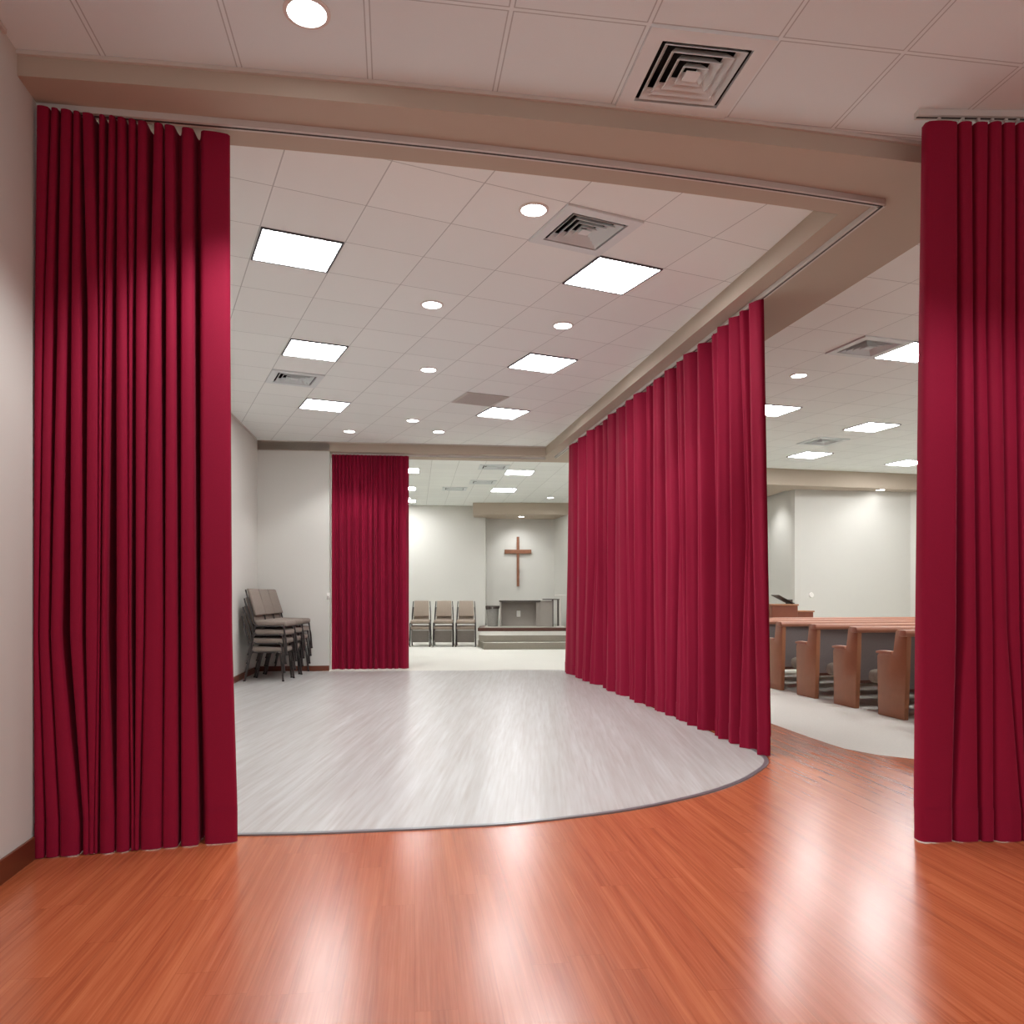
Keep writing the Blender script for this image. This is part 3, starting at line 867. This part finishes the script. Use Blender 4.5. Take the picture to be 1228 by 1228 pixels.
for i, px in enumerate((477, 504.5, 532, 558.8)):
    for k in range(2):
        d = 18.45; x = (px-CX)/F*d
        lab = '%s tan chair by the chapel wall in the stack %s' % (['lower', 'upper'][k], nm[i])
        loc = (x, d-.024*k, .14*k); rz = math.radians(-90+2)
        src = (c1, c2)[k]
        if fc < 2: src.location = loc; src.rotation_euler = (0, 0, rz); src['label'] = lab; fc += 1
        else: dup(src, loc, rz, lab, gf)

# ------------------------------------------------------------- pews
def make_pew(label, L=3.3):
    t = thing('church_pew', label, 'pew', group='wooden pews with grey backs')
    out = [(.0, 0), (.40, 0), (.415, .57), (.41, .60), (.375, .615), (.19, .62), (.165, .63), (.135, .80), (.125, .845), (.10, .86), (-.035, .86), (-.045, .84), (-.03, .5)]
    for x in (0, L-.05):
        bm = bmesh.new(); prism_side(bm, out, x, x+.05, .006); o = obj('end_panel', bm, M['pewwood'], t, smooth=True, angle=.6)
        bm = bmesh.new(); prism_side(bm, [(.185, .615), (.425, .612), (.43, .632), (.36, .645), (.19, .645)], x-.008, x+.058, .006); obj('arm_cap', bm, M['pewrail'], o)
    bm = bmesh.new(); prism_side(bm, [(.03, .29), (.055, .29), (.035, .80), (-.01, .80)], .05, L-.05, .003); obj('back_panel', bm, M['pewfab'], t)
    bm = bmesh.new(); prism_side(bm, [(-.05, .80), (.05, .80), (.055, .83), (.04, .862), (-.045, .862), (-.06, .83)], -.02, L+.02, .008); obj('top_rail', bm, M['pewrail'], t, smooth=True, angle=.6)
    bm = bmesh.new(); prism_side(bm, [(.02, .26), (.06, .26), (.06, .295), (.02, .295)], .05, L-.05, .003); obj('lower_rail', bm, M['darkwood'], t)
    bm = bmesh.new(); prism_side(bm, [(.06, .28), (.47, .27), (.47, .30), (.06, .31)], .05, L-.05, .003); obj('seat_board', bm, M['pewwood'], t)
    bm = bmesh.new(); box(bm, .052, L-.052, .07, .67, .29, .43, .055); obj('cushion', bm, M['cushion'], t, smooth=True)
    return t
pw = make_pew('')
pl = ['pew nearest the lobby, mostly hidden behind the right foreground curtain', 'wooden pew whose end panel stands nearest, touching the right curtain edge',
      'second visible pew end from the right, with grey back and mottled cushion', 'third visible pew end from the right', 'pew whose end is partly hidden by the long red curtain',
      'pew ahead of the visible ends, only its top rail showing', 'front pew, farthest from the lobby, top rail just below the lectern']
for i in range(7):
    k = i-1
    loc = (3.735-.125*k+.0, 7.55+.785*k, 0)
    if i == 0: pw.location = loc; pw.rotation_euler = (0, 0, math.radians(9.4)); pw['label'] = pl[0]
    else: dup(pw, loc, math.radians(9.4), pl[i])

# ------------------------------------------------------------- lectern behind the pews
t = thing('lectern', 'reddish brown wooden lectern with a stepped top and slanted book rest, beyond the pews', 'lectern', (5.02, 14.35, 0), math.radians(6))
bm = bmesh.new(); box(bm, -.42, .06, -.22, .22, .06, 1.00, .008); obj('body', bm, M['lecternwood'], t)
bm = bmesh.new(); box(bm, -.43, .07, -.24, .24, 1.00, 1.03, .006); obj('top', bm, M['pewwood'], t)
bm = bmesh.new(); box(bm, .062, .36, -.20, .20, .06, .885, .008); obj('side_cabinet', bm, M['lecternwood'], t)
bm = bmesh.new(); box(bm, .062, .375, -.22, .22, .885, .912, .006); obj('side_top', bm, M['pewwood'], t)
bm = bmesh.new(); box(bm, -.41, .35, -.19, .19, 0, .058); obj('plinth', bm, M['darkwood'], t)
bm = bmesh.new(); box(bm, -.17, .17, -.16, .16, -.005, .005, .002, Matrix.Translation((-.12, 0, 1.115)) @ Matrix.Rotation(math.radians(27), 4, 'Y')); obj('book_rest', bm, M['darktable'], t)
bm = bmesh.new(); box(bm, -.02, .02, -.10, .10, 1.03, 1.11); obj('rest_support', bm, M['darktable'], t)

# ------------------------------------------------------------- cross, altar and things on the platform
t = thing('cross', 'brown wooden cross hanging on the lit alcove wall', 'cross', (.165, 21.93, 2.0))
bm = bmesh.new(); box(bm, -.036, .036, -.05, .02, -.575, .80, .006); obj('upright', bm, M['crosswood'], t)
bm = bmesh.new(); box(bm, -.37, .37, -.06, .0, .33, .44, .008); obj('crossbar', bm, M['crosswood'], t)
t = thing('communion_table', 'low open grey table standing in the alcove under the cross', 'table', (.21, 20.35, .384), 0)
bm = bmesh.new(); box(bm, -.54, .52, -.22, .22, .63, .665, .004); obj('tabletop', bm, M['darktable'], t)
for s in (-.52, .46):
    bm = bmesh.new(); box(bm, s, s+.04, -.19, .19, 0, .63, .003); obj('side_panel', bm, M['greytable'], t)
bm = bmesh.new(); prism_side(bm, [(.15, .0), (.17, .0), (.17, .63), (.15, .63)], -.48, .46, .001); obj('modesty_panel', bm, M['greytable'], t)
bm = bmesh.new(); box(bm, -.05, .05, -.02, 0, .24, .40, .012); o = obj('outlet_plate', bm, M['plate']); 
o.location = (.17, 20.50, .384); tag(o, 'small white oval plate under the grey table', 'outlet')
t = thing('waste_bin', 'grey waste bin with a dark rim and liner, left of the grey table', 'bin', (-.50, 20.3, .384))
bm = bmesh.new()
N = 28; prof = [(.135, 0), (.16, .46), (.168, .50), (.155, .50), (.148, .46), (.125, .01)]
R = [[bm.verts.new((r*math.cos(2*PI*i/N)*(1.0), r*math.sin(2*PI*i/N), z)) for i in range(N)] for r, z in prof]
for a, b in zip(R, R[1:]):
    for i in range(N): bm.faces.new((a[i], a[(i+1) % N], b[(i+1) % N], b[i]))
bm.faces.new(R[0][::-1]); bm.faces.new(R[-1])
obj('tub', bm, M['bin'], t, smooth=True, angle=.7)
bm = bmesh.new()
prof = [(.166, .455), (.172, .48), (.176, .52), (.160, .53), (.150, .515)]
rb = random.Random(2); wob = [1+.05*math.sin(i*1.7)+rb.uniform(-.03, .03) for i in range(N)]
R = [[bm.verts.new((r*wob[i]*math.cos(2*PI*i/N), r*wob[i]*math.sin(2*PI*i/N), z-.05*max(0, math.cos(2*PI*i/N+PI))*(.5 if j == 0 else 0))) for i in range(N)] for j, (r, z) in enumerate(prof)]
for a, b in zip(R, R[1:]):
    for i in range(N): bm.faces.new((a[i], a[(i+1) % N], b[(i+1) % N], b[i]))
obj('liner', bm, M['darktable'], t, smooth=True)
t = thing('side_table', 'narrow pale side table with thin dark legs, right of the grey table', 'table', (.98, 20.3, .384))
bm = bmesh.new(); box(bm, -.20, .23, -.18, .18, .68, .705, .003); obj('tabletop', bm, M['darktable'], t)
bm = bmesh.new(); box(bm, -.36, .06, -.10, -.06, 0, .66, .004); obj('front_panel', bm, M['greytable'], t)
for x, y in ((.06, -.17), (.20, -.17), (.06, .17), (.20, .17)):
    bm = bmesh.new(); box(bm, x-.012, x+.012, y-.01, y+.01, 0, .68); obj('leg', bm, M['darktable'], t)
t = thing('music_stand', 'thin stand with a flat white tray beside the alcove return wall', 'stand', (1.22, 19.95, .384))
bm = bmesh.new(); box(bm, -.14, .14, -.10, .10, .79, .81, .004); obj('tray', bm, M['white'], t)
bm = bmesh.new(); sweep(bm, [(.0, 0, .02), (.0, 0, .79)], .022, n=10); obj('pole', bm, M['white'], t, smooth=True, angle=.8)
bm = bmesh.new(); disc(bm, 0, 0, 0, .02, .11, 24, .09); obj('base', bm, M['white'], t)

bm = bmesh.new(); disc(bm, 0, 0, 0, .022, .052, 24, .046)
bmesh.ops.transform(bm, matrix=Matrix.Rotation(math.radians(90), 4, 'X'), verts=bm.verts)
o = obj('wall_plate', bm, M['plate'], smooth=True, angle=.7); x = (973-CX)/F*15.80; o.location = (x, 15.75+(x-5.62)*.16-.001, 1.19); o.rotation_euler = (0, 0, math.radians(9.1))
tag(o, 'small round white plate on the alcove wall above the pews', 'wall plate')
t = thing('curtain_hook', 'small white hook on the wall end beside the small far curtain', 'hook', (-2.885, y_far(-2.885)-.0, 1.18))
bm = bmesh.new(); box(bm, -.025, .025, -.008, .0, -.05, .05, .003); obj('back_plate', bm, M['plate'], t)
bm = bmesh.new(); sweep(bm, [(0, -.005, -.01), (0, -.045, -.02), (.0, -.06, .0), (.0, -.055, .03)], .014, n=8); obj('arm', bm, M['plate'], t, smooth=True, angle=.9)

# ------------------------------------------------------------- camera, world, view
cam = bpy.data.cameras.new('camera'); cam.sensor_width = 36; cam.lens = F/1228*36; cam.shift_y = (HOR-614)/1228
cam.clip_start = .05; cam.clip_end = 100
co = bpy.data.objects.new('camera', cam); C.objects.link(co); co.location = (0, 0, H); co.rotation_euler = (PI/2, 0, 0)
bpy.context.scene.camera = co
w = bpy.data.worlds.new('world'); w.use_nodes = True
w.node_tree.nodes['Background'].inputs[0].default_value = (.95, .97, 1, 1); w.node_tree.nodes['Background'].inputs[1].default_value = .85
bpy.context.scene.world = w
vs = bpy.context.scene.view_settings
vs.view_transform = 'Standard'; vs.look = 'None'; vs.gamma = 1; vs.exposure = 0.44; vs.use_curve_mapping = False
try:
    cy = bpy.context.scene.cycles
    cy.max_bounces = 10; cy.diffuse_bounces = 6; cy.glossy_bounces = 4; cy.sample_clamp_indirect = 8; cy.use_denoising = True
except Exception: pass
